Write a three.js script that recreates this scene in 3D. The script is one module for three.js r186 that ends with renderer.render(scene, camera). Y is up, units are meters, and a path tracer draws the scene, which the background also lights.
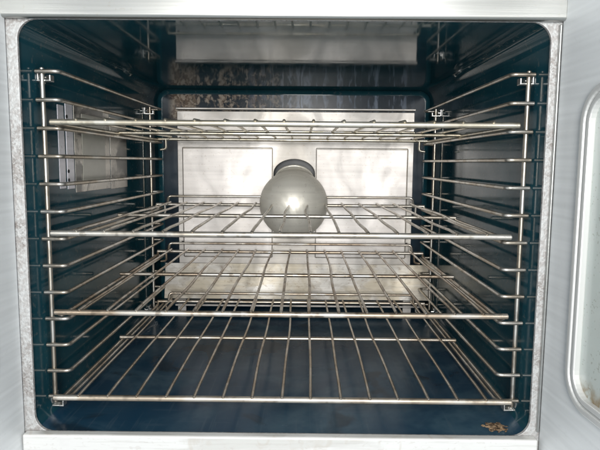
import * as THREE from 'three';
import { RoundedBoxGeometry } from 'three/addons/geometries/RoundedBoxGeometry.js';
import { mergeGeometries, toCreasedNormals } from 'three/addons/utils/BufferGeometryUtils.js';
import { RectAreaLightUniformsLib } from 'three/addons/lights/RectAreaLightUniformsLib.js';

// ---------------------------------------------------------------- camera, light, exposure
const scene = new THREE.Scene();
const camera = new THREE.PerspectiveCamera(2 * Math.atan(225 / 558.36) * 180 / Math.PI, 4 / 3, 0.02, 60);
camera.position.set(0.0312, 0.0147, 0.874);
camera.rotation.set(-0.1112, 0.0059, 0.0081, 'YXZ');
scene.add(camera);
scene.background = new THREE.Color().setRGB(0.495, 0.54, 0.575);        // the pale kitchen round the oven
const renderer = new THREE.WebGLRenderer({ antialias: true });
renderer.toneMapping = THREE.LinearToneMapping;
renderer.toneMappingExposure = 1.08;
renderer.shadowMap.enabled = true;
RectAreaLightUniformsLib.init();
// a broad lamp behind and above the photographer, facing the oven mouth
const lamp = new THREE.RectAreaLight(new THREE.Color().setRGB(1.0, 0.975, 0.94), 36, 0.36, 0.8);
lamp.position.set(0.05, 0.27, 1.75); lamp.lookAt(0.0, -0.1, -0.2); scene.add(lamp);

// ---------------------------------------------------------------- helpers
let seed = 7;
const rnd = () => { seed = (seed * 1664525 + 1013904223) >>> 0; return seed / 4294967296; };
const rr = (a, b) => a + (b - a) * rnd();
const lin = (r, g, b) => new THREE.Color().setRGB(r, g, b);
const lerp = (a, b, t) => a + (b - a) * t;
const smooth = (a, b, x) => { const t = Math.min(1, Math.max(0, (x - a) / (b - a))); return t * t * (3 - 2 * t); };

// tileable value noise
function makeNoise(s) {
  let q = s; const r = () => { q = (q * 1664525 + 1013904223) >>> 0; return q / 4294967296; };
  const N = 256, t = new Float32Array(N * N); for (let i = 0; i < t.length; i++) t[i] = r();
  return (x, y, px, py) => {
    const xi = Math.floor(x), yi = Math.floor(y), fx = x - xi, fy = y - yi;
    const m = (a, p) => ((a % p) + p) % p;
    const x0 = m(xi, px), x1 = m(xi + 1, px), y0 = m(yi, py), y1 = m(yi + 1, py);
    const sx = fx * fx * (3 - 2 * fx), sy = fy * fy * (3 - 2 * fy);
    const g = (a, b) => t[((b * 37 + 11) & 255) * N + ((a * 17 + b * 5) & 255)];
    return lerp(lerp(g(x0, y0), g(x1, y0), sx), lerp(g(x0, y1), g(x1, y1), sx), sy);
  };
}
const n1 = makeNoise(11), n2 = makeNoise(523), n3 = makeNoise(9001);
function fbm(n, u, v, fx, fy, oct = 4) {
  let a = 0, w = 0.5, s = 0;
  for (let i = 0; i < oct; i++) { a += w * n(u * fx, v * fy, fx, fy); s += w; w *= 0.55; fx *= 2; fy *= 2; }
  return a / s;
}
// the same, with the lattice warped out of square
function wfbm(n, u, v, fx, fy, oct = 4, k = 1.3) {
  const a = fbm(n2, u + 0.37, v, fx >> 1 || 1, fy >> 1 || 1, 3) - 0.5, b = fbm(n3, u, v + 0.21, fx >> 1 || 1, fy >> 1 || 1, 3) - 0.5;
  return fbm(n, u + a * k * 2 / fx + 1, v + b * k * 2 / fy + 1, fx, fy, oct);
}
const toS = (x) => { x = Math.min(1, Math.max(0, x)); return x <= 0.0031308 ? x * 12.92 : 1.055 * Math.pow(x, 1 / 2.4) - 0.055; };
// fn(u, v) -> [r, g, b] linear, or a number
function tex(w, h, fn, colour, repU = 1, repV = 1) {
  const d = new Uint8Array(w * h * 4);
  for (let j = 0; j < h; j++) for (let i = 0; i < w; i++) {
    const c = fn((i + 0.5) / w, (j + 0.5) / h), k = (j * w + i) * 4;
    for (let a = 0; a < 3; a++) { const x = Array.isArray(c) ? c[a] : c; d[k + a] = Math.round(255 * (colour ? toS(x) : Math.min(1, Math.max(0, x)))); }
    d[k + 3] = 255;
  }
  const t = new THREE.DataTexture(d, w, h, THREE.RGBAFormat);
  t.wrapS = t.wrapT = THREE.RepeatWrapping; t.magFilter = THREE.LinearFilter; t.minFilter = THREE.LinearMipmapLinearFilter; t.generateMipmaps = true;
  if (colour) t.colorSpace = THREE.SRGBColorSpace;
  t.repeat.set(repU, repV); t.needsUpdate = true; return t;
}
const mix3 = (a, b, t) => [lerp(a[0], b[0], t), lerp(a[1], b[1], t), lerp(a[2], b[2], t)];

function boxUV(g, ox = 0, oy = 0) {         // uv in metres by the way each face points
  if (g.index) g = g.toNonIndexed();
  const p = g.attributes.position, n = p.count, uv = new Float32Array(n * 2), a = new THREE.Vector3(), b = new THREE.Vector3(), c = new THREE.Vector3();
  for (let i = 0; i < n; i += 3) {
    a.fromBufferAttribute(p, i); b.fromBufferAttribute(p, i + 1).sub(a); c.fromBufferAttribute(p, i + 2).sub(a); b.cross(c);
    const X = Math.abs(b.x), Y = Math.abs(b.y), Z = Math.abs(b.z);
    for (let k = 0; k < 3; k++) {
      const x = p.getX(i + k), y = p.getY(i + k), z = p.getZ(i + k);
      const q = Z >= X && Z >= Y ? [x, y] : X >= Y ? [z, y] : [x, z];
      uv[(i + k) * 2] = q[0] + ox; uv[(i + k) * 2 + 1] = q[1] + oy;
    }
  }
  g.setAttribute('uv', new THREE.BufferAttribute(uv, 2));
  return g;
}
const names = {};
function numbered(n) { const k = names[n] = (names[n] ?? -1) + 1; return k ? `${n}_${String(k).padStart(3, '0')}` : n; }
function mesh(name, geo, mat, parent) {
  const g = Array.isArray(geo) ? mergeGeometries(geo.map((x) => { x = x.index ? x.toNonIndexed() : x; for (const k of Object.keys(x.attributes)) if (!['position', 'normal', 'uv'].includes(k)) x.deleteAttribute(k); return x; })) : geo;
  const m = new THREE.Mesh(g, mat); m.castShadow = m.receiveShadow = true;
  m.name = parent ? name : numbered(name); (parent ?? scene).add(m); return m;
}
function thing(name, label, category, group) {
  const o = new THREE.Group(); o.name = numbered(name); o.userData = { label, category }; if (group) o.userData.group = group;
  scene.add(o); return o;
}
const rbox = (x0, x1, y0, y1, z0, z1, r = 0.002, seg = 3) => boxUV(new RoundedBoxGeometry(x1 - x0, y1 - y0, z1 - z0, seg, r).translate((x0 + x1) / 2, (y0 + y1) / 2, (z0 + z1) / 2));
// a bent wire through points, corners rounded with radius cr, closed with round ends; uv.x along the wire in metres
function wire(pts, r, cr = 0.008, radial = 8, wob = 0) {
  const P = pts.map((q) => new THREE.Vector3(...q)), path = new THREE.CurvePath();
  let last = P[0];
  for (let i = 1; i < P.length; i++) {
    if (i === P.length - 1) { path.add(new THREE.LineCurve3(last, P[i])); break; }
    const a = P[i].clone().sub(last).normalize(), b = P[i + 1].clone().sub(P[i]).normalize();
    const k = Math.min(cr, P[i].distanceTo(last) * 0.49, P[i].distanceTo(P[i + 1]) * 0.49);
    const s = P[i].clone().addScaledVector(a, -k), e = P[i].clone().addScaledVector(b, k);
    path.add(new THREE.LineCurve3(last, s)); path.add(new THREE.QuadraticBezierCurve3(s, P[i].clone(), e)); last = e;
  }
  // samples: line ends and five per bend
  const S = [];
  for (const c of path.curves) { const n = c.isLineCurve3 ? (wob ? 10 : 1) : 5; for (let i = 0; i <= n; i++) { const q = c.getPoint(i / n); if (!S.length || q.distanceTo(S[S.length - 1]) > 1e-5) S.push(q); } }
  return sweep(S, r, radial);
}
function sweep(S, r, radial = 8) {
  const pos = [], nor = [], uv = [], idx = []; let len = 0;
  const T = S.map((q, i) => S[Math.min(i + 1, S.length - 1)].clone().sub(S[Math.max(i - 1, 0)]).normalize());
  let N = new THREE.Vector3(0, 1, 0); if (Math.abs(T[0].y) > 0.9) N.set(0, 0, 1);
  const off = rnd() * 3;
  // round the tips
  const rings = []; const n = S.length;
  const tip = (i, dir) => { const o = []; for (const [d, s] of [[1, 0.02], [0.85, 0.53], [0.4, 0.92]]) o.push([S[i].clone().addScaledVector(T[i], dir * d * r * 0.6), i, s]); return o; };
  rings.push(...tip(0, -1)); for (let i = 0; i < n; i++) rings.push([S[i], i, 1]); rings.push(...tip(n - 1, 1).reverse());
  let prev = null;
  rings.forEach(([c, i, s], k) => {
    N.addScaledVector(T[i], -N.dot(T[i])).normalize(); const B = T[i].clone().cross(N);
    if (prev) len += c.distanceTo(prev); prev = c;
    for (let j = 0; j <= radial; j++) {
      const a = j / radial * Math.PI * 2, d = N.clone().multiplyScalar(Math.cos(a)).addScaledVector(B, Math.sin(a));
      pos.push(c.x + d.x * r * s, c.y + d.y * r * s, c.z + d.z * r * s);
      const e = d.clone(); if (s < 1) e.addScaledVector(T[i], (k < 3 ? -1 : 1) * (1.2 - s)).normalize();
      nor.push(e.x, e.y, e.z); uv.push(len + off, j / radial * 0.03);
    }
  });
  const w = radial + 1;
  for (let k = 0; k < rings.length - 1; k++) for (let j = 0; j < radial; j++) { const a = k * w + j, b = a + w; idx.push(a, a + 1, b, b, a + 1, b + 1); }
  const g = new THREE.BufferGeometry(); g.setIndex(idx);
  g.setAttribute('position', new THREE.Float32BufferAttribute(pos, 3)); g.setAttribute('normal', new THREE.Float32BufferAttribute(nor, 3)); g.setAttribute('uv', new THREE.Float32BufferAttribute(uv, 2));
  return g;
}
function roundRect(s, x0, x1, y0, y1, r, rev) {
  const P = [];
  for (const [cx, cy, a0] of [[x1 - r, y1 - r, 0], [x0 + r, y1 - r, 1], [x0 + r, y0 + r, 2], [x1 - r, y0 + r, 3]])
    for (let i = 0; i <= 8; i++) { const a = (a0 + i / 8) * Math.PI / 2; P.push(new THREE.Vector2(cx + r * Math.cos(a), cy + r * Math.sin(a))); }
  if (rev) P.reverse();
  s.setFromPoints(P); s.closePath(); return s;
}
const extrude = (shape, depth, bevel = 0.0008) => boxUV(new THREE.ExtrudeGeometry(shape, { depth: depth - 2 * bevel, bevelEnabled: bevel > 0, bevelThickness: bevel, bevelSize: bevel, bevelOffset: -bevel, bevelSegments: 2, curveSegments: 20 }).translate(0, 0, bevel));

// ---------------------------------------------------------------- materials
const brushH = tex(512, 512, (u, v) => 0.55 * fbm(n1, u, v, 4, 180, 2) + 0.25 * fbm(n2, u, v, 3, 64, 2) + 0.2 * fbm(n3, u, v, 6, 5, 3), false, 3, 3);
const steelTone = (c, d, s, nn) => tex(512, 512, (u, v) => {
  const big = smooth(0.42, 0.72, fbm(nn, u, v, 3, 3, 4)), st = fbm(n2, u, v, 3, 90, 2) - 0.5, sp = smooth(0.76, 0.86, fbm(n3, u, v, 110, 110, 2));
  return mix3(mix3(c, d, big * 0.75), s, sp * 0.28).map((x) => x * (1 + st * 0.16));
}, true, 2.2, 2.2);
const steel = (c, d, s, rough, nn = n1, extra = {}) => new THREE.MeshPhysicalMaterial({ map: steelTone(c, d, s, nn), metalness: 1, roughness: rough, bumpMap: brushH, bumpScale: 0.00012, ...extra });
const patchy = tex(512, 512, (u, v) => 0.72 + 0.55 * (wfbm(n3, u, v, 4, 3, 5, 2.5) - 0.25), false, 2.6, 2.6);
const M = {};
M.panel = steel([0.60, 0.58, 0.555], [0.53, 0.50, 0.455], [0.34, 0.25, 0.16], 0.62, n1, { roughnessMap: patchy });
M.plate = steel([0.71, 0.685, 0.665], [0.63, 0.60, 0.57], [0.42, 0.36, 0.30], 0.62, n2, { roughnessMap: patchy });
M.dome = steel([0.95, 0.92, 0.83], [0.88, 0.84, 0.74], [0.50, 0.43, 0.34], 0.44, n3, { metalness: 0.4 });
M.apron = new THREE.MeshPhysicalMaterial({    // grease-stained steel: straw heat tint, brown spatter
  map: tex(1024, 512, (u, v) => {
    const a = wfbm(n1, u, v, 7, 6, 6, 2.5), b = smooth(0.5, 0.7, wfbm(n3, u, v, 16, 14, 5, 2.5)), sp = smooth(0.66, 0.76, wfbm(n2, u, v, 60, 60, 3, 2)), st = fbm(n2, u, v, 3, 90, 2);
    let q = mix3([0.60, 0.585, 0.555], [0.52, 0.475, 0.39], smooth(0.3, 0.7, a)); q = mix3(q, [0.36, 0.33, 0.28], b * 0.4);
    return mix3(q, [0.20, 0.14, 0.09], sp * 0.35).map((x) => x * (0.88 + 0.24 * st));
  }, true, 2, 4), metalness: 1, roughness: 0.7, roughnessMap: patchy, bumpMap: brushH, bumpScale: 0.00012
});
M.trim = steel([0.47, 0.475, 0.46], [0.43, 0.435, 0.415], [0.40, 0.37, 0.32], 0.36, n2);
M.sill = new THREE.MeshPhysicalMaterial({     // scuffed sill: drag marks and brown spill grime
  map: tex(1024, 512, (u, v) => {
    const a = wfbm(n1, u, v, 5, 12, 5, 2), sc = smooth(0.60, 0.78, fbm(n2, u, v, 10, 160, 3)), g = smooth(0.60, 0.80, wfbm(n3, u, v, 22, 12, 6, 3)), p = smooth(0.7, 0.8, wfbm(n1, u, v, 90, 90, 2, 2));
    let q = mix3([0.78, 0.78, 0.765], [0.66, 0.655, 0.63], smooth(0.4, 0.65, a));
    q = mix3(q, [0.54, 0.53, 0.50], sc * 0.3); q = mix3(q, [0.52, 0.46, 0.38], g * 0.3); return mix3(q, [0.36, 0.29, 0.22], p * 0.15);
  }, true, 1.6, 3.2), metalness: 0.25, roughness: 0.4, bumpMap: brushH, bumpScale: 0.0001
});
M.door = new THREE.MeshPhysicalMaterial({ map: steelTone([0.80, 0.825, 0.835], [0.75, 0.775, 0.785], [0.68, 0.70, 0.71], n1), metalness: 0.2, roughness: 0.5, bumpMap: brushH, bumpScale: 0.00003 });
M.bezel = new THREE.MeshPhysicalMaterial({ color: lin(0.70, 0.71, 0.70), metalness: 0.35, roughness: 0.38 });
// weathered face of the mouth: old gasket residue on grey metal
M.mouth = new THREE.MeshPhysicalMaterial({
  map: tex(512, 512, (u, v) => {
    const a = wfbm(n1, u, v, 90, 84, 4, 2), b = fbm(n2, u, v, 7, 7, 4), c = smooth(0.46, 0.70, wfbm(n3, u, v, 150, 140, 3, 2.5));
    return mix3(mix3([0.54, 0.55, 0.55], [0.38, 0.36, 0.35], smooth(0.35, 0.66, a) * (0.4 + 0.8 * b)), [0.17, 0.145, 0.13], c * smooth(0.4, 0.65, b) * 0.6);
  }, true, 3, 3), metalness: 0.35, roughness: 0.62,
  bumpMap: tex(512, 512, (u, v) => fbm(n3, u, v, 110, 100, 2), false, 3, 3), bumpScale: 0.0007
});
const enamelBump = tex(512, 512, (u, v) => fbm(n1, u, v, 8, 8, 3), false, 2, 2);
const enamelRough = tex(512, 512, (u, v) => 0.55 + 0.7 * (fbm(n2, u, v, 6, 6, 5) - 0.3), false, 1.7, 1.7);
const enamelStreak = tex(512, 512, (u, v) => 0.35 + 1.3 * (0.5 * wfbm(n2, u, v, 5, 6, 5, 2.5) + 0.5 * wfbm(n1, u, v, 40, 8, 3, 2) - 0.25), false, 1.9, 1.9);
const enamel = (c, d, rough, spec, rep = 2, rmap = enamelRough) => new THREE.MeshPhysicalMaterial({
  map: tex(512, 512, (u, v) => {
    const a = fbm(n3, u, v, 5, 5, 5), sp = smooth(0.74, 0.8, fbm(n1, u, v, 90, 90, 2));
    return mix3(mix3(c, d, smooth(0.35, 0.7, a)), [0.10, 0.12, 0.12], sp * 0.5);
  }, true, rep, rep), metalness: 0, roughness: rough, roughnessMap: rmap, bumpMap: enamelBump, bumpScale: 0.00008, ior: 1.5, specularIntensity: spec
});
M.wall = enamel([0.010, 0.056, 0.078], [0.016, 0.072, 0.094], 0.15, 0.22, 2, enamelStreak);
M.ceiling = enamel([0.010, 0.052, 0.070], [0.016, 0.066, 0.084], 0.09, 0.25, 2, enamelStreak);
// floor enamel: scoured and filmed, with dull grey-blue rubbed patches, fine grain and drag marks
M.floor = new THREE.MeshPhysicalMaterial({
  map: tex(1024, 1024, (u, v) => {
    const a = wfbm(n3, u, v, 5, 6, 6, 2.5), b = fbm(n1, u, v, 60, 60, 3), c = fbm(n2, u, v, 220, 9, 2), d = fbm(n2, u, v, 8, 180, 2), st = smooth(0.60, 0.74, wfbm(n2, u, v, 9, 9, 6, 2.5));
    let q = mix3([0.009, 0.044, 0.084], [0.044, 0.094, 0.134], smooth(0.38, 0.68, a) * (0.35 + b));
    q = mix3(q, [0.10, 0.14, 0.17], Math.max(smooth(0.70, 0.82, c), smooth(0.72, 0.84, d)) * 0.16);
    return mix3(q, [0.010, 0.018, 0.026], st * 0.6);
  }, true, 1.2, 1.2),
  roughness: 0.34, roughnessMap: enamelRough, bumpMap: enamelBump, bumpScale: 0.00015, specularIntensity: 0.35, ior: 1.5
});
// back wall: navy enamel with a rust-brown burnt crust above the baffle; its uv runs in metres from the wall's centre
const BW = 1.0;
M.back = new THREE.MeshPhysicalMaterial({
  map: tex(1024, 1024, (u, v) => {
    const x = (u - 0.5) * BW, y = (v - 0.5) * BW;
    const blot = wfbm(n1, u, v, 30, 34, 5, 2.5), fineStreak = fbm(n2, u, v, 90, 16, 3), big = fbm(n3, u, v, 6, 6, 3);
    let c = mix3([0.010, 0.026, 0.042], [0.02, 0.038, 0.055], smooth(0.35, 0.7, big));
    const zone = smooth(0.125, 0.15, y), fine = wfbm(n3, u, v, 110, 120, 3, 2.5), side = smooth(-0.37, -0.34, x);
    const streak = wfbm(n1, u, v, 120, 26, 4, 2), mass = blot * 0.35 + streak * 0.35 + fine * 0.3;
    const crust = zone * smooth(0.46, 0.62, mass + 0.13 * (1 - smooth(-0.33, -0.25, x)) + 0.03 * (1 - smooth(-0.2, -0.05, x))) * (1 - smooth(-0.12, 0.06, x)) * side;
    c = mix3(c, mix3([0.20, 0.14, 0.10], [0.58, 0.50, 0.41], smooth(0.38, 0.68, fine)), crust * 0.9);
    const blueHighlight = zone * smooth(0.47, 0.68, streak * 0.6 + fineStreak * 0.4) * smooth(-0.20, -0.02, x) * (1 - smooth(0.30, 0.36, x));  // bluish highlights painted into the wall colour, right of the crust
    return mix3(c, [0.34, 0.41, 0.52], blueHighlight * 0.75);
  }, true), metalness: 0, roughness: 0.25, bumpMap: enamelBump, bumpScale: 0.0003, ior: 1.5, specularIntensity: 0.4
});
// wires: bright-drawn steel gone straw and brown with heat; uv.x is metres along the wire
const wireTone = (c, d, k) => tex(1024, 32, (u, v) => {
  const a = fbm(n1, u, v, 24, 1, 4), b = fbm(n2, u, v, 90, 2, 3), s = fbm(n3, u, v, 160, 2, 2);
  return mix3(mix3(c, d, smooth(0.38, 0.68, a)), d.map((x) => x * 0.45), smooth(0.58, 0.75, b) * k).map((x) => x * (0.9 + 0.2 * s));
}, true, 0.8, 30);
const wireMat = (c, d, k, rough) => new THREE.MeshPhysicalMaterial({ map: wireTone(c, d, k), metalness: 0.9, roughness: rough });
M.guide = wireMat([0.66, 0.64, 0.60], [0.52, 0.46, 0.38], 0.45, 0.36);
M.rackA = wireMat([0.73, 0.69, 0.60], [0.60, 0.54, 0.43], 0.4, 0.34);
M.rackB = wireMat([0.66, 0.63, 0.58], [0.50, 0.45, 0.38], 0.6, 0.36);
M.rackC = wireMat([0.64, 0.60, 0.54], [0.42, 0.34, 0.26], 0.7, 0.38);
M.rackD = wireMat([0.68, 0.63, 0.56], [0.52, 0.44, 0.35], 0.5, 0.36);
M.clip = new THREE.MeshPhysicalMaterial({ color: lin(0.72, 0.72, 0.70), metalness: 0.95, roughness: 0.3 });
M.dark = new THREE.MeshPhysicalMaterial({ color: lin(0.02, 0.022, 0.024), roughness: 0.7 });
M.paleSteel = new THREE.MeshPhysicalMaterial({ map: steelTone([0.74, 0.74, 0.80], [0.66, 0.66, 0.72], [0.2, 0.18, 0.17], n2), metalness: 0.5, roughness: 0.4 });  // pale lilac-grey for the strips of the left wall patch
M.cover = new THREE.MeshPhysicalMaterial({    // thin steel leaf, dark blotches painted in to break it up like a reflection
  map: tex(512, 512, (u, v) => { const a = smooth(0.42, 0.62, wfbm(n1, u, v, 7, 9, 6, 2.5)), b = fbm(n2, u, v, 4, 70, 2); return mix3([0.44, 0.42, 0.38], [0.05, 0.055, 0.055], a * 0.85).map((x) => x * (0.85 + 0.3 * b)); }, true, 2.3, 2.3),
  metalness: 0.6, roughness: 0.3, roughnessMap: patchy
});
M.greyLeaf = new THREE.MeshPhysicalMaterial({ map: tex(256, 256, (u, v) => mix3([0.30, 0.30, 0.26], [0.42, 0.41, 0.35], fbm(n2, u, v, 6, 6, 4)), true, 4, 4), roughness: 0.25, metalness: 0.1, ior: 1.5 });  // yellow-grey tone for the inner leaf of the left wall patch
M.pane = new THREE.MeshPhysicalMaterial({     // smeared, lightly fouled glass with brown grease baked into its lower hinge-side corner
  map: tex(1024, 1024, (u, v) => {
    const a = fbm(n1, u, v, 5, 5, 4), s = smooth(0.74, 0.84, fbm(n3, u, v, 150, 150, 2)), f = fbm(n2, u, v, 30, 30, 4);
    const g = (1 - smooth(0.395, 0.47, v + (f - 0.5) * 0.10)) * smooth(0.25, 0.33, v) * (1 - smooth(0.3, 0.6, u)) * smooth(0.3, 0.55, f);
    return mix3(mix3(mix3([0.74, 0.79, 0.76], [0.66, 0.71, 0.68], a), [0.28, 0.26, 0.20], s * 0.4), [0.36, 0.25, 0.12], g);
  }, true, 2, 2),
  roughness: 0.2, transmission: 0.3, thickness: 0, ior: 1.5
});
M.crust = new THREE.MeshPhysicalMaterial({ map: tex(256, 256, (u, v) => mix3([0.06, 0.035, 0.02], [0.36, 0.25, 0.15], smooth(0.35, 0.65, fbm(n1, u, v, 12, 12, 4))), true, 14, 14), roughness: 0.75 });

// ---------------------------------------------------------------- the oven
const X = 0.3935, TOP = 0.222, FLR = -0.414, ZF = 0.027, ZB = -0.775, CR = 0.034, BR = 0.013;
const oven = thing('convection_oven', 'stainless steel convection oven with open doors and dark blue enamel cavity', 'oven');

// enamel shell: four walls with rounded corners between them and a rounded turn into the back
{
  const corner = (cx, cy, a0, a1, n) => { const o = []; for (let i = 0; i <= n; i++) { const a = lerp(a0, a1, i / n); o.push([cx + CR * Math.cos(a), cy + CR * Math.sin(a), Math.cos(a), Math.sin(a)]); } return o; };
  const q = Math.PI / 4, x = X - CR, t = TOP - CR, b = FLR + CR;
  const prof = {
    ceiling: [...corner(x, t, q, 2 * q, 5), ...corner(-x, t, 2 * q, 3 * q, 5)],
    wall_left: [...corner(-x, t, 3 * q, 4 * q, 5), ...corner(-x, b, 4 * q, 5 * q, 5)],
    floor: [...corner(-x, b, 5 * q, 6 * q, 5), ...corner(x, b, 6 * q, 7 * q, 5)],
    wall_right: [...corner(x, b, 7 * q, 8 * q, 5), ...corner(x, t, 0, q, 5)],
  };
  const path = []; // [z, inset]
  path.push([ZF, 0, 1, 0]); path.push([-0.3, 0, 1, 0]); path.push([ZB + BR, 0, 1, 0]);
  for (let i = 1; i <= 6; i++) { const a = i / 6 * Math.PI / 2; path.push([ZB + BR - BR * Math.sin(a), BR * (1 - Math.cos(a)), Math.cos(a), Math.sin(a)]); }
  for (const [name, pr] of Object.entries(prof)) {
    const pos = [], nor = [], idx = [], nP = pr.length, nS = path.length;
    for (const off of [0, 0.006]) for (const [z, ins, ca, sa] of path) for (const [px, py, nx, ny] of pr) { pos.push(px + nx * (off * ca - ins), py + ny * (off * ca - ins), z - off * sa); const q = off ? 1 : -1; nor.push(q * nx * ca, q * ny * ca, -q * sa); }
    const L = nP * nS, at = (l, s, k) => l * L + s * nP + k;
    const quad = (a, b2, c, d) => idx.push(a, c, b2, a, d, c);
    for (let s = 0; s < nS - 1; s++) for (let k = 0; k < nP - 1; k++) { quad(at(0, s, k), at(0, s + 1, k), at(0, s + 1, k + 1), at(0, s, k + 1)); quad(at(1, s, k), at(1, s, k + 1), at(1, s + 1, k + 1), at(1, s + 1, k)); }
    for (let k = 0; k < nP - 1; k++) quad(at(0, 0, k), at(0, 0, k + 1), at(1, 0, k + 1), at(1, 0, k));
    let g = new THREE.BufferGeometry(); g.setAttribute('position', new THREE.Float32BufferAttribute(pos, 3)); g.setAttribute('normal', new THREE.Float32BufferAttribute(nor, 3)); g.setIndex(idx);
    g = boxUV(g);
    mesh(name, g, name === 'floor' ? M.floor : name === 'ceiling' ? M.ceiling : M.wall, oven);
  }
  const bg = boxUV(extrude(roundRect(new THREE.Shape(), -X + BR - 0.001, X - BR + 0.001, FLR + BR - 0.001, TOP - BR + 0.001, 0.006), 0.008, 0).translate(0, 0, ZB - 0.009), 0.5, 0.5);
  mesh('back_wall', bg, M.back, oven);
}
// mouth of the oven: flat weathered face round the opening
{
  const s = roundRect(new THREE.Shape(), -0.455, 0.455, FLR - 0.075, TOP + 0.09, 0.004);
  s.holes.push(roundRect(new THREE.Path(), -X + 0.003, X - 0.003, FLR + 0.0015, TOP - 0.0015, 0.029, true));
  mesh('mouth_frame', extrude(s, 0.006, 0.0012).translate(0, 0, ZF + 0.0005), M.mouth, oven);
  const zf = ZF + 0.007;
  mesh('top_trim', rbox(-0.412, 0.409, TOP - 0.0025, TOP + 0.085, zf, zf + 0.014, 0.006, 4), M.trim, oven);
  mesh('sill', rbox(-0.404, 0.398, FLR - 0.052, FLR + 0.005, zf, zf + 0.016, 0.004, 4), M.sill, oven);
  mesh('hinge_strip', rbox(0.3995, 0.4030, FLR + 0.012, TOP - 0.006, zf, zf + 0.006, 0.0015), M.trim, oven);
}
// fan baffle at the back: a pressed steel face with two set-back plates and the arch round the fan housing
{
  const ZP = -0.6834, x0 = -0.319, x1 = 0.3345, y0 = -0.366, y1 = 0.158;
  const s = new THREE.Shape(); roundRect(s, x0, x1, y0, y1 - 0.0045, 0.002);
  s.holes.push(roundRect(new THREE.Path(), -0.3055, -0.0560, -0.252, 0.0545, 0.003, true));
  s.holes.push(roundRect(new THREE.Path(), 0.0655, 0.3190, -0.252, 0.0545, 0.003, true));
  const h = new THREE.Path(), pts = [];
  for (let i = 0; i <= 20; i++) { const a = i / 20 * Math.PI; pts.push(new THREE.Vector2(0.0048 + 0.0572 * Math.cos(a), -0.016 + 0.040 * Math.sin(a))); }
  pts.push(new THREE.Vector2(-0.0524, -0.15), new THREE.Vector2(0.0620, -0.15)); pts.reverse(); h.setFromPoints(pts); h.closePath(); s.holes.push(h);
  const baf = mesh('fan_baffle', extrude(s, 0.007, 0.0012).translate(0, 0, ZP - 0.007), M.panel, oven);
  mesh('plate', rbox(-0.3043, -0.0572, -0.250, 0.0512, ZP - 0.0050, ZP - 0.0015, 0.0008), M.plate, baf);
  mesh('plate', rbox(0.0667, 0.3170, -0.250, 0.0512, ZP - 0.0050, ZP - 0.0015, 0.0008), M.plate, baf);
  mesh('backing_sheet', rbox(-0.311, -0.0535, -0.257, 0.060, ZP - 0.0100, ZP - 0.0078, 0.0005), M.apron, baf);
  mesh('backing_sheet', rbox(0.0630, 0.3245, -0.257, 0.060, ZP - 0.0100, ZP - 0.0078, 0.0005), M.apron, baf);
  mesh('lip', rbox(x0 - 0.001, x1 + 0.001, y1 - 0.001, y1 + 0.004, ZP - 0.012, ZP + 0.012, 0.0015), M.panel, baf);
  // lower apron, wider than the face and leaning forward
  const ap = rbox(-0.357, 0.392, -0.050, 0.050, -0.0015, 0.0015, 0.001); ap.rotateX(-0.2); ap.translate(0, -0.318, ZP + 0.015);
  mesh('apron', boxUV(ap), M.apron, baf);
  mesh('foot_bar', rbox(-0.33, 0.37, -0.392, -0.386, ZP + 0.004, ZP + 0.012, 0.0015), M.panel, baf);
  for (const x of [-0.315, 0.33]) mesh('stand_off', rbox(x - 0.012, x + 0.012, -0.412, -0.362, ZP - 0.016, ZP - 0.009, 0.001), M.panel, baf);
  for (const x of [-0.3, 0.316]) mesh('stand_off', rbox(x - 0.012, x + 0.012, 0.10, 0.14, ZB + 0.0005, ZP - 0.0075, 0.001), M.panel, baf);
  for (const [x, y] of [[0.322, -0.21], [-0.308, -0.21], [-0.311, 0.08], [0.327, 0.08]]) mesh('screw', new THREE.CylinderGeometry(0.003, 0.0034, 0.002, 12).rotateX(Math.PI / 2).translate(x, y, ZP + 0.001), M.dark, baf);
}
// the round fan housing: a bulb whose neck leans up and back into the arch
{
  const R = 0.0915, r = 0.0555, P = [];
  const a1 = Math.asin(r / R);
  P.push([0.0005, -R]);
  for (let i = 1; i <= 22; i++) { const a = lerp(0, Math.PI - a1 - 0.16, i / 22); P.push([R * Math.sin(a), -R * Math.cos(a)]); }
  P.push([r + 0.004, 0.077], [r, 0.086], [r, 0.093], [r + 0.0015, 0.0945], [r + 0.0015, 0.098], [r - 0.004, 0.099], [r - 0.004, 0.07]);
  const g = new THREE.LatheGeometry(P.map(([a, b]) => new THREE.Vector2(a, b)), 56);
  g.rotateX(-0.90);                       // +y becomes up and back
  g.translate(0.0048, -0.0965, -0.625);
  mesh('fan_housing', boxUV(toCreasedNormals(g, 0.7)), M.dome, oven);
}
// clips that carry the rack guides, with a bolt in each
const G = { x: 0.355, px: 0.3837, zf: -0.026, zr: -0.648, h0: 0.154, sp: 0.0442, n: 13 };
for (const s of [-1, 1]) for (const z of [G.zf, G.zr]) for (const y of [G.h0 - 0.006, G.h0 - 12 * G.sp - 0.013]) {
  const dz = z === G.zf ? -0.012 : 0.012;
  const g = [rbox(-0.0015, 0.0015, -0.009, 0.009, -0.016, 0.010, 0.001).translate(s * (X - 0.0015), 0, dz), rbox(-0.011, 0.011, -0.0085, -0.0055, -0.007, 0.007, 0.001).translate(s * (X - 0.011), 0, dz * 0.6), rbox(-0.0014, 0.0014, -0.0085, 0.002, -0.007, 0.007, 0.001).translate(s * (X - 0.0215), 0, dz * 0.6)];
  const c = mesh('guide_clip', g, M.clip, oven); c.position.set(0, y, z);
  mesh('bolt', new THREE.CylinderGeometry(0.0045, 0.005, 0.007, 6).rotateZ(Math.PI / 2).translate(s * (X - 0.006), 0, dz * 1.7), M.clip, c);
}
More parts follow.
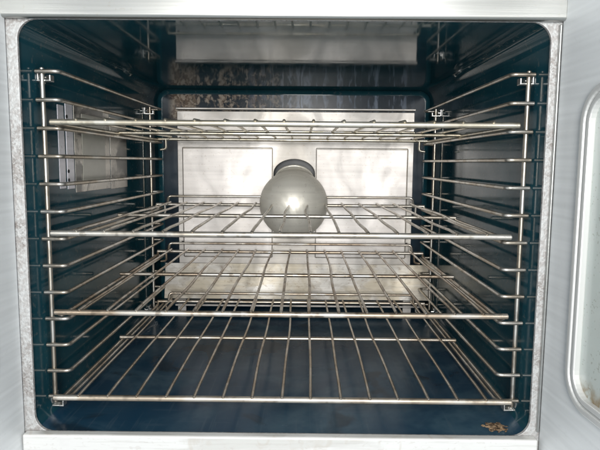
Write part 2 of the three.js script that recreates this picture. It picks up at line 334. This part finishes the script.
// flat plates built to copy a bright patch on the left wall, in three overlapping leaves
{
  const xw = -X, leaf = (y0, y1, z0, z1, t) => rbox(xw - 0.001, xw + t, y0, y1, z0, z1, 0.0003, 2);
  const L = mesh('wall_plate', leaf(-0.044, 0.116, -0.352, -0.166, 0.0008), M.cover, oven);
  mesh('pale_strip', leaf(-0.034, 0.111, -0.122, -0.098, 0.0009), M.paleSteel, L);
  mesh('pale_strip', leaf(-0.036, 0.116, -0.160, -0.130, 0.0009), M.paleSteel, L);
  mesh('inner_leaf', rbox(xw + 0.0009, xw + 0.0017, -0.026, 0.104, -0.322, -0.200, 0.0003, 2), M.greyLeaf, L);
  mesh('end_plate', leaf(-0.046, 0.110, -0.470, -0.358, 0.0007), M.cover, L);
  for (const y of [0.093, 0.022, -0.004, -0.02]) mesh('screw', new THREE.CylinderGeometry(0.003, 0.0034, 0.0016, 10).rotateZ(Math.PI / 2).translate(xw + 0.0012, y, -0.133), M.dark, L);  // dark dots along the pale strip
}
// doors, swung open: hollow steel with a rounded glass window in a ridged bezel
function door(side, hx, hz, swing) {
  const W = 0.405, H0 = FLR - 0.05, H1 = TOP + 0.075, T = 0.052;
  const d = new THREE.Group(); d.name = 'door'; oven.add(d);
  d.position.set(hx, 0, hz); d.rotation.y = -Math.PI / 2 + side * swing * 1; // local +x runs out from the hinge, local z across the thickness
  const zi = side > 0 ? 1 : -1;         // which way the inner face looks in local z
  const wx0 = 0.072, wx1 = W - 0.05, wy0 = -0.318, wy1 = 0.120, wr = 0.05;
  const s = roundRect(new THREE.Shape(), 0, W, H0, H1, 0.008); s.holes.push(roundRect(new THREE.Path(), wx0 + 0.012, wx1 - 0.012, wy0 + 0.012, wy1 - 0.012, wr - 0.012, true));
  const put = (name, g, m) => { if (zi > 0) g.translate(0, 0, 0); return mesh(name, boxUV(g), m, d); };
  const lay = (g, z0, depth) => g.translate(0, 0, zi > 0 ? -z0 - depth : z0);   // z0 = depth below the inner face
  put('panel', lay(extrude(s, T, 0.003), 0, T), M.door);
  const ring = (i0, i1) => { const r = roundRect(new THREE.Shape(), wx0 + i0, wx1 - i0, wy0 + i0, wy1 - i0, wr - i0); r.holes.push(roundRect(new THREE.Path(), wx0 + i1, wx1 - i1, wy0 + i1, wy1 - i1, wr - i1, true)); return r; };
  put('bezel', lay(extrude(ring(0, 0.009), 0.008, 0.0022), -0.0055, 0.008), M.bezel);
  put('bezel', lay(extrude(ring(0.0115, 0.019), 0.010, 0.0018), -0.0035, 0.010), M.bezel);
  put('glass_pane', lay(extrude(roundRect(new THREE.Shape(), wx0 + 0.013, wx1 - 0.013, wy0 + 0.013, wy1 - 0.013, wr - 0.013), 0.005, 0.0004), 0.006, 0.005), M.pane);
  return d;
}
door(1, 0.4038, 0.036, 0.06);
door(-1, -0.4050, 0.036, 0.06);

// ---------------------------------------------------------------- rack guides (lift-out ladders on each side wall)
for (const s of [-1, 1]) {
  const t = thing('rack_guide', s < 0 ? 'wire rack guide ladder along the left enamel wall' : 'wire rack guide ladder along the right enamel wall', 'rack guide', 'rack guides on the side walls');
  for (const z of [G.zf, G.zr]) mesh('post', wire([[s * G.px, G.h0 + 0.005, z], [s * G.px, G.h0 - 12 * G.sp - 0.012, z]], 0.0037, 0.004, 10), M.guide, t);
  for (let i = 0; i < G.n; i++) {
    const y = G.h0 - i * G.sp, e = rr(-0.0006, 0.0006);
    const zf = G.zf + 0.0062, zr = G.zr - 0.0062;
    mesh('support_wire', wire([[s * 0.3905, y, zf], [s * G.x, y, zf], [s * (G.x + rr(-0.001, 0.001)), y + e, (zf + zr) / 2], [s * G.x, y, zr], [s * 0.388, y, zr]], 0.0033, 0.009, 10), M.guide, t);
  }
}
// ---------------------------------------------------------------- racks
function rack(mat, label, slot, dx, z0, lift, bend) {
  const t = thing('oven_rack', label, 'oven rack', 'wire racks in the oven');
  const yg = G.h0 - slot * G.sp, D = 0.6231, hw = 0.359;
  t.position.set(dx, yg, z0);
  const ys = 0.0068, yc = lift, rs = 0.0034, rc = 0.0048, rw = 0.0026;
  for (const s of [-1, 1]) mesh('side_rail', wire([[s * hw, yc - 0.001, 0.001], [s * hw, ys, -0.02], [s * (hw + 0.0003), ys, -D / 2], [s * hw, ys, -D + 0.004], [s * hw, yc - 0.001, -D]], rs, 0.012, 10), mat, t);
  mesh('front_rail', wire([[-hw - 0.003, yc, 0], [-0.1, yc + rr(-0.0008, 0.0006), 0], [0.13, yc + rr(-0.0008, 0.0006), 0], [hw + 0.003, yc, 0]], rc, 0.05, 12), mat, t);
  mesh('cross_rail', wire([[-hw, yc, -D / 2], [hw, yc, -D / 2]], rc - 0.0006, 0.05, 10), mat, t);
  mesh('rear_rail', wire([[-hw, yc, -D], [hw, yc, -D]], rc - 0.0004, 0.05, 10), mat, t);
  mesh('rear_stop', wire([[-0.329, yc + 0.002, -D + 0.006], [-0.3285, yc + 0.022, -D - 0.004], [0.3285, yc + 0.022, -D - 0.004], [0.329, yc + 0.002, -D + 0.006]], 0.0034, 0.009, 10), mat, t);
  for (const s of [-1, 1]) mesh('hook', wire([[s * 0.337, yc, -D + 0.001], [s * 0.337, yc - 0.026, -D - 0.001], [s * 0.352, yc - 0.028, -D - 0.001]], 0.003, 0.008, 8), mat, t);
  const yw = yc + rc + rw * 0.55;
  for (let i = 0; i < 15; i++) {
    const x = -0.3234 + i * 0.0462 + rr(-0.0012, 0.0012), S = [];
    const b1 = rr(-1, 1) * bend, b2 = rr(-1, 1) * bend, c1 = rr(0.3, 1) * bend * 0.5, ph = rr(0.9, 1.4);
    for (let k = 0; k <= 14; k++) {
      const u = k / 14, z = 0.0035 - u * (D + 0.004);
      const e = Math.sin(Math.PI * u) , q = Math.sin(2 * Math.PI * u * ph);
      const sag = -c1 * (Math.sin(2 * Math.PI * u) ** 2);
      const down = u < 0.012 ? -0.0015 : 0;
      S.push(new THREE.Vector3(x + b1 * e + b2 * q * e, yw + sag + down, z));
    }
    mesh('bar', sweep(S, rw, 8), mat, t);
  }
  return t;
}
rack(M.rackA, 'topmost straw coloured wire rack, seen from just below its edge', 2, 0.0005, -0.002, 0.0085, 0.0022);
rack(M.rackB, 'grey wire rack second from top, in front of the round fan housing', 6, -0.0045, 0.0, 0.0118, 0.0042);
rack(M.rackC, 'brownish wire rack third from top, above the lowest rack', 9, -0.0038, 0.0, 0.0165, 0.0030);
rack(M.rackD, 'lowest tan wire rack, close above the dark blue oven floor', 12, -0.0003, 0.0226, 0.0160, 0.0024);

// ---------------------------------------------------------------- burnt crumb in the front right corner
{
  const parts = [];
  for (let i = 0; i < 70; i++) {
    const g = new THREE.IcosahedronGeometry(1, 1), p = g.attributes.position;
    const sx = rr(0.0010, 0.0046), sy = rr(0.0005, 0.0015), sz = rr(0.0010, 0.0046);
    const f = (x, y, z) => 1 + 0.35 * Math.sin(5 * x + i) * Math.cos(4 * y + 2 * i) + 0.2 * Math.sin(7 * z + i);
    for (let k = 0; k < p.count; k++) { const a = p.getX(k), b = p.getY(k), c = p.getZ(k), q = f(a, b, c); p.setXYZ(k, a * sx * q, b * sy * q, c * sz * q); }
    g.computeVertexNormals(); g.rotateY(rr(0, 6)); g.translate(0.350 + 0.5 * (rr(-0.020, 0.020) + rr(-0.020, 0.020)), FLR + 0.0006 + rr(0, 0.0012), 0.001 + 0.5 * (rr(-0.016, 0.016) + rr(-0.016, 0.016))); parts.push(boxUV(g));
  }
  const m = mesh('burnt_crumb', parts, M.crust); m.userData = { label: 'crusty brown burnt crumb on the oven floor in the front right corner', category: 'crumb' };
}
renderer.render(scene, camera);
